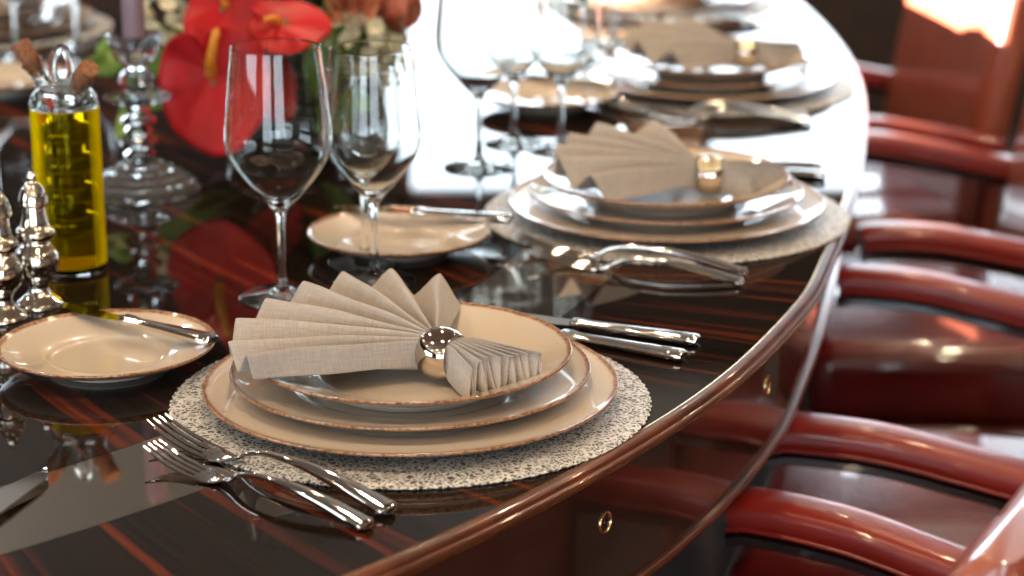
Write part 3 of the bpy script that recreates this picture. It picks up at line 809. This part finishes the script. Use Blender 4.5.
obj('upper_knop', lathe([(0, z2), (.010, z2), (.017, z2 + .008), (.020, z2 + .016), (.017, z2 + .024), (.011, z2 + .030), (.012, z2 + .034), (0, z2 + .034)], 12), M['crystal'], ks, smooth=False)
z3 = z2 + .0338
obj('candle_cup', lathe([(0, z3), (.012, z3), (.021, z3 + .008), (.026, z3 + .020), (.030, z3 + .033), (.028, z3 + .034), (.017, z3 + .022), (.0125, z3 + .016), (0, z3 + .012)], 16), M['crystal'], ks, smooth=False)
cd = empty('mauve_candle', (kp.x, kp.y, TZ + z3 + .0165), 0, 'mauve grey candle standing in the crystal candlestick', 'candle')
obj('wax', lathe([(0, 0), (.0118, 0), (.0122, .01), (.0115, .20), (.008, .205), (0, .203)], 32), M['candle'], cd)
obj('wick', sweep([Vector((0, 0, .200)), Vector((.0005, 0, .207)), Vector((.002, 0, .213))], .0008, .0008, n=6, up=Vector((0, 1, 0))), M['vase'], cd)

# ------------------------------------------------------------------ flowers
FY = 2.44
vc = at(285, 146, 0)
vase = obj('low_flower_bowl', lathe([(p.x, p.y) for p in crv([Vector(q) for q in [(0, 0, 0), (.035, 0, 0), (.043, .003, 0), (.062, .016, 0), (.068, .034, 0), (.066, .046, 0), (.062, .047, 0), (.058, .036, 0), (.04, .014, 0), (0, .010, 0)]], 5)], 64), M['vase'])
vase.location = vc; tag(vase, 'low dark bowl holding the flower arrangement', 'bowl')
VC = Vector((vc.x, vc.y, TZ + .05))

def stem_to(parent, tip, r=.003):
    """Stem from the flower's origin (parent space) back down to the bowl."""
    inv = parent.matrix_basis.inverted()
    root = VC + Vector((random.uniform(-.03, .03), random.uniform(-.03, .03), -.02))
    mid = (tip + root) / 2 + Vector((0, .02, .02))
    path = crv([inv @ tip, inv @ mid, inv @ root], 6)
    obj('stem', sweep(path, r, r, n=8, power=2, up=Vector((0.1, 1, 0.2))), M['stem'], parent)

def anthurium(px, py, Y, size, nrm, roll, spdir, label):
    c = at_y(px, py, Y)
    root = empty('anthurium', c, 0, label, 'flower', 'red anthurium flowers')
    q = Vector(nrm).to_track_quat('Z', 'Y'); root.rotation_mode = 'XYZ'
    Mq = q.to_matrix() @ Matrix.Rotation(math.radians(roll), 3, 'Z')
    root.rotation_euler = Mq.to_euler()
    bm = bmesh.new(); rings = []
    nr, na = 12, 48
    cen = bm.verts.new((0, .10 * size, -.006))
    for i in range(1, nr + 1):
        t = i / nr; ring = []
        for k in range(na):
            a = 2 * PI * k / na                      # a=0 at the notch (top, +y)
            s = math.sin(a / 2)
            rr = .56 * (0.34 + .66 * s ** .55) * (1 + .10 * math.cos(2 * a)) * (1 + .10 * (abs(a - PI) < .5) * math.cos((a - PI) * PI / 1.0) ** 2)
            x = math.sin(a) * rr * size * t; y = math.cos(a) * rr * size * t + .10 * size
            z = -.006 + .16 * size * t * t * (.5 + .5 * math.cos(2 * a)) - .05 * size * t ** 3 + .014 * size * math.sin(a * 7) * t * t + .012 * size * abs(math.sin(a * 3.0)) * (t * (1 - t)) * 4
            ring.append(bm.verts.new((x, y, z)))
        rings.append(ring)
    for k in range(na): bm.faces.new((cen, rings[0][k], rings[0][(k + 1) % na]))
    for A, B in zip(rings[:-1], rings[1:]):
        for k in range(na): bm.faces.new((A[k], A[(k + 1) % na], B[(k + 1) % na], B[k]))
    sp = obj('spathe', bm, M['spathe'], root, angle=80)
    md = sp.modifiers.new('s', 'SOLIDIFY'); md.thickness = .0016; md.offset = 0
    d = Vector(spdir)
    path = crv([Vector((0, .08 * size, -.004)), Vector((d.x * .16, .08 + d.y * .16, .10)) * size, Vector((d.x * .36, .08 + d.y * .36, .17)) * size, Vector((d.x * .58, .08 + d.y * .58, .20)) * size], 5)
    n_ = len(path)
    w = [.0060 * (1 - .35 * i / n_) * (size / .13) if i < n_ - 1 else .002 for i in range(n_)]
    obj('spadix', sweep(path, w, w, n=12, power=2, up=Vector((0.3, 0.2, 1))), M['spadix'], root)
    bpy.context.view_layer.update()
    stem_to(root, c + Vector((0, .004, 0)))
    return root
anthurium(212, 84, 2.36, .138, (-.12, -1.0, .22), 12, (.30, .55), 'large red anthurium facing the camera between candlestick and wine glass')
anthurium(222, 10, 2.42, .098, (-.25, -1.0, .45), -20, (-.3, .55), 'red anthurium above the largest one, partly over the top border')
anthurium(286, 22, 2.40, .088, (.25, -.75, .95), 75, (-.35, .35), 'red anthurium with a broad lobe above the nearest wine glass')
anthurium(272, 84, 2.46, .080, (.5, -.8, .1), 20, (.1, .4), 'dark red anthurium seen through the nearest wine glass')

def petal_to(bm, M_, L_, W_, cup=.3, n=5, m=6):
    rows = []
    for i in range(n + 1):
        t = i / n; w = W_ * math.sin(PI * min(1, t * .80 + .12)) ** .7 * (1 if t < .95 else .75)
        row = []
        for k in range(m + 1):
            s = (k / m - .5) * 2
            row.append(bm.verts.new(M_ @ Vector((s * w, t * L_, cup * L_ * (t * t) * .6 + cup * W_ * s * s))))
        rows.append(row)
    for A, B in zip(rows[:-1], rows[1:]):
        for k in range(m): bm.faces.new((A[k], A[k + 1], B[k + 1], B[k]))

def rose(px, py, Y, size, nrm, mat, label, open_=1.0, cat='flower', name='rose'):
    c = at_y(px, py, Y)
    root = empty(name, c, 0, label, cat)
    q = Vector(nrm).to_track_quat('Z', 'Y'); root.rotation_euler = q.to_euler()
    bm = bmesh.new()
    lay = [(5, 72, 1.0), (5, 55, .92), (5, 38, .80), (4, 22, .66), (3, 10, .52)]
    for li, (cnt, tilt, sc) in enumerate(lay):
        for k in range(cnt):
            a = 2 * PI * k / cnt + li * .6
            R_ = Matrix.Rotation(a, 4, 'Z') @ Matrix.Rotation(math.radians(90 - tilt * open_), 4, 'X')
            petal_to(bm, R_, size * .5 * sc, size * .26 * sc, cup=.35)
    o = obj('petals', bm, mat, root, angle=80)
    bpy.context.view_layer.update(); stem_to(root, c)
    return root
rose(352, -2, 2.50, .085, (.1, -.9, .4), M['peach'], 'peach rose at the top border between red anthuriums and coral bud')
rose(391, 26, 2.52, .10, (.45, -.35, .85), M['coral'], 'pink and coral bud rising behind the second wine glass', open_=.45, name='coral_bud')

def cluster(px, py, Y, size, label, n=60, seed=1, name='white_hydrangea'):
    rnd = random.Random(seed); c = at_y(px, py, Y)
    root = empty(name, c, 0, label, 'flower', 'cream clustered flowers')
    bm = bmesh.new()
    for i in range(n):
        d = Vector((rnd.gauss(0, 1), rnd.gauss(0, 1), rnd.gauss(0, 1))).normalized()
        pos = d * size * rnd.uniform(.38, .52)
        B = Matrix.Translation(pos) @ d.to_track_quat('Z', 'Y').to_matrix().to_4x4() @ Matrix.Rotation(rnd.uniform(0, 3), 4, 'Z')
        for k in range(4):
            petal_to(bm, B @ Matrix.Rotation(k * PI / 2, 4, 'Z') @ Matrix.Rotation(.25, 4, 'X'), size * .13, size * .075, cup=.2, n=3, m=3)
    obj('florets', bm, M['white_petal'], root, angle=80)
    bpy.context.view_layer.update(); stem_to(root, c)
    return root
cluster(163, 26, 2.56, .085, 'cream cluster flower beside the candle', seed=2)
cluster(366, 40, 2.50, .090, 'cream cluster flower behind the pair of wine glasses', seed=3)
cluster(390, 64, 2.52, .055, 'small cream cluster hanging below the coral bud', n=36, seed=4)

def leaf(pts, W_, mat, label, name='long_leaf', grp='green leaves in the arrangement'):
    """Leaf blade along 3-D points, creased down the middle."""
    path = crv([Vector(p) for p in pts], 6); n = len(path)
    root = empty(name, path[0], 0, label, 'leaf', grp)
    bm = bmesh.new(); rows = []
    for i, p in enumerate(path):
        t = i / (n - 1); w = W_ * math.sin(PI * (t * .9 + .08)) ** .8
        tg = (path[min(i + 1, n - 1)] - path[max(i - 1, 0)]).normalized()
        s = tg.cross(Vector((0, -1, .3))).normalized(); u = s.cross(tg)
        row = [bm.verts.new(p - path[0] + s * w * k + u * w * .3 * abs(k)) for k in (-1, -.5, 0, .5, 1)]
        rows.append(row)
    for A, B in zip(rows[:-1], rows[1:]):
        for k in range(4): bm.faces.new((A[k], A[k + 1], B[k + 1], B[k]))
    o = obj('blade', bm, mat, root, angle=80)
    md = o.modifiers.new('s', 'SOLIDIFY'); md.thickness = .0008
    return root
leaf([VC + Vector((-.04, 0, .0)), at_y(130, 52, 2.52), at_y(108, 64, 2.50), at_y(78, 66, 2.48)], .020, M['leaf'], 'curved green leaf reaching left behind the candlestick')
leaf([VC + Vector((.02, 0, .0)), at_y(318, 80, 2.48), at_y(325, 40, 2.48), at_y(330, -10, 2.48)], .016, M['leaf'], 'upright green leaf between red anthurium and cream cluster')
leaf([VC + Vector((.02, 0, .0)), at_y(345, 60, 2.50), at_y(346, 20, 2.50), at_y(365, -12, 2.50)], .012, M['leaf'], 'narrow green leaf curving up behind the cream cluster')
leaf([VC + Vector((-.04, 0, .0)), at_y(150, 100, 2.50), at_y(128, 120, 2.48), at_y(118, 140, 2.44)], .014, M['leaf'], 'green leaf drooping behind the candlestick stem')
leaf([VC + Vector((.02, 0, .0)), at_y(330, 120, 2.48), at_y(352, 100, 2.46), at_y(372, 110, 2.45)], .016, M['leaf'], 'green leaf seen low through the overlapping wine glasses')
# dark greenery filling the bowl, too dense to count
rnd = random.Random(12); bm = bmesh.new()
for i in range(260):
    d = Vector((rnd.gauss(0, 1), rnd.gauss(0, 1), abs(rnd.gauss(0, 1)) * .9 - .1)).normalized()
    pos = Vector((d.x * .095 - .01, d.y * .07 + .03, .02 + d.z * .17)) * rnd.uniform(.55, 1.0)
    B = Matrix.Translation(pos) @ (d + Vector((rnd.uniform(-.5, .5), rnd.uniform(-.5, .5), .2))).to_track_quat('Y', 'Z').to_matrix().to_4x4()
    petal_to(bm, B, rnd.uniform(.035, .06), rnd.uniform(.010, .017), cup=.2, n=4, m=3)
fo = obj('dark_foliage', bm, M['leaf_dark'], None, angle=80)
fo.location = (VC.x + .01, VC.y + .01, TZ + .03); tag(fo, 'dense dark green foliage filling the flower bowl', 'foliage', None, 'stuff')

# ------------------------------------------------------------------ chairs
ch = make_chair()
CH = [((.202, 1.857), -27, 1, 'red leather armchair nearest the camera, its pale-lit backrest at the lower right corner'),
      ((.330, 2.318), -15, 0, 'red leather armchair facing the second place setting, second from the camera'),
      ((.465, 3.055), -2, 0, 'red leather armchair facing the third place setting, third from the camera'),
      ((.438, 3.700), 8, 0, 'red leather armchair with sunlit backrest at the upper right')]
for i, ((x, y), deg, far, lab) in enumerate(CH):
    o = ch if i == 0 else copy_tree(ch)
    a = math.radians(deg); t = Vector((-math.sin(a), math.cos(a)))
    if far: x, y = x - t.x * .275, y - t.y * .275
    o.location = (x + .045 * math.cos(a), y + .045 * math.sin(a), 0); o.rotation_euler = (0, 0, a)
    tag(o, lab, 'chair', 'red leather armchairs')

# ------------------------------------------------------------------ light
w = bpy.data.worlds.new('World'); bpy.context.scene.world = w; w.use_nodes = True
bg = w.node_tree.nodes['Background']; bg.inputs[0].default_value = (0.78, 0.90, 1.0, 1); bg.inputs[1].default_value = 8.0
for ix, x in enumerate((-2.3, -1.1, -0.1, 0.9, 1.9)):
    for iy, y in enumerate((-1.6, -0.3, 1.2, 2.7, 4.2)):
        la = bpy.data.lights.new('ceiling_downlight', 'AREA'); la.shape = 'DISK'; la.size = .07; la.energy = 7.0; la.color = (1.0, .75, .50); la.spread = math.radians(150)
        lo = bpy.data.objects.new('ceiling_downlight', la); C.objects.link(lo); lo.location = (x, y, ZC - .02)

sn = bpy.data.lights.new('low_sun', 'SUN'); sn.energy = 130; sn.angle = .01; sn.color = (1.0, .90, .78)
so = bpy.data.objects.new('low_sun', sn); C.objects.link(so); so.location = (-8, 3.6, 3)
so.rotation_euler = Vector((1, 0, -.231)).to_track_quat('-Z', 'Y').to_euler()

# ------------------------------------------------------------------ camera and output look
cam = bpy.data.cameras.new('Camera'); co = bpy.data.objects.new('Camera', cam); C.objects.link(co)
co.location = (0, 0, CAMH); co.rotation_euler = (PI / 2 - PITCH, 0, 0)
cam.sensor_width = 36; cam.lens = 2200 / 1024 * 36
cam.dof.use_dof = True; cam.dof.focus_distance = 1.70; cam.dof.aperture_fstop = 4.6; cam.dof.aperture_blades = 0
cam.clip_start = .05
sc = bpy.context.scene; sc.camera = co
sc.view_settings.view_transform = 'Standard'; sc.view_settings.look = 'None'; sc.view_settings.gamma = 1; sc.view_settings.use_curve_mapping = False
sc.view_settings.exposure = 0.0
sc.cycles.max_bounces = 20; sc.cycles.transmission_bounces = 16; sc.cycles.glossy_bounces = 8; sc.cycles.diffuse_bounces = 4; sc.cycles.transparent_max_bounces = 16
sc.cycles.caustics_reflective = False; sc.cycles.caustics_refractive = True
sc.cycles.sample_clamp_indirect = 5.0
sc.cycles.use_denoising = True
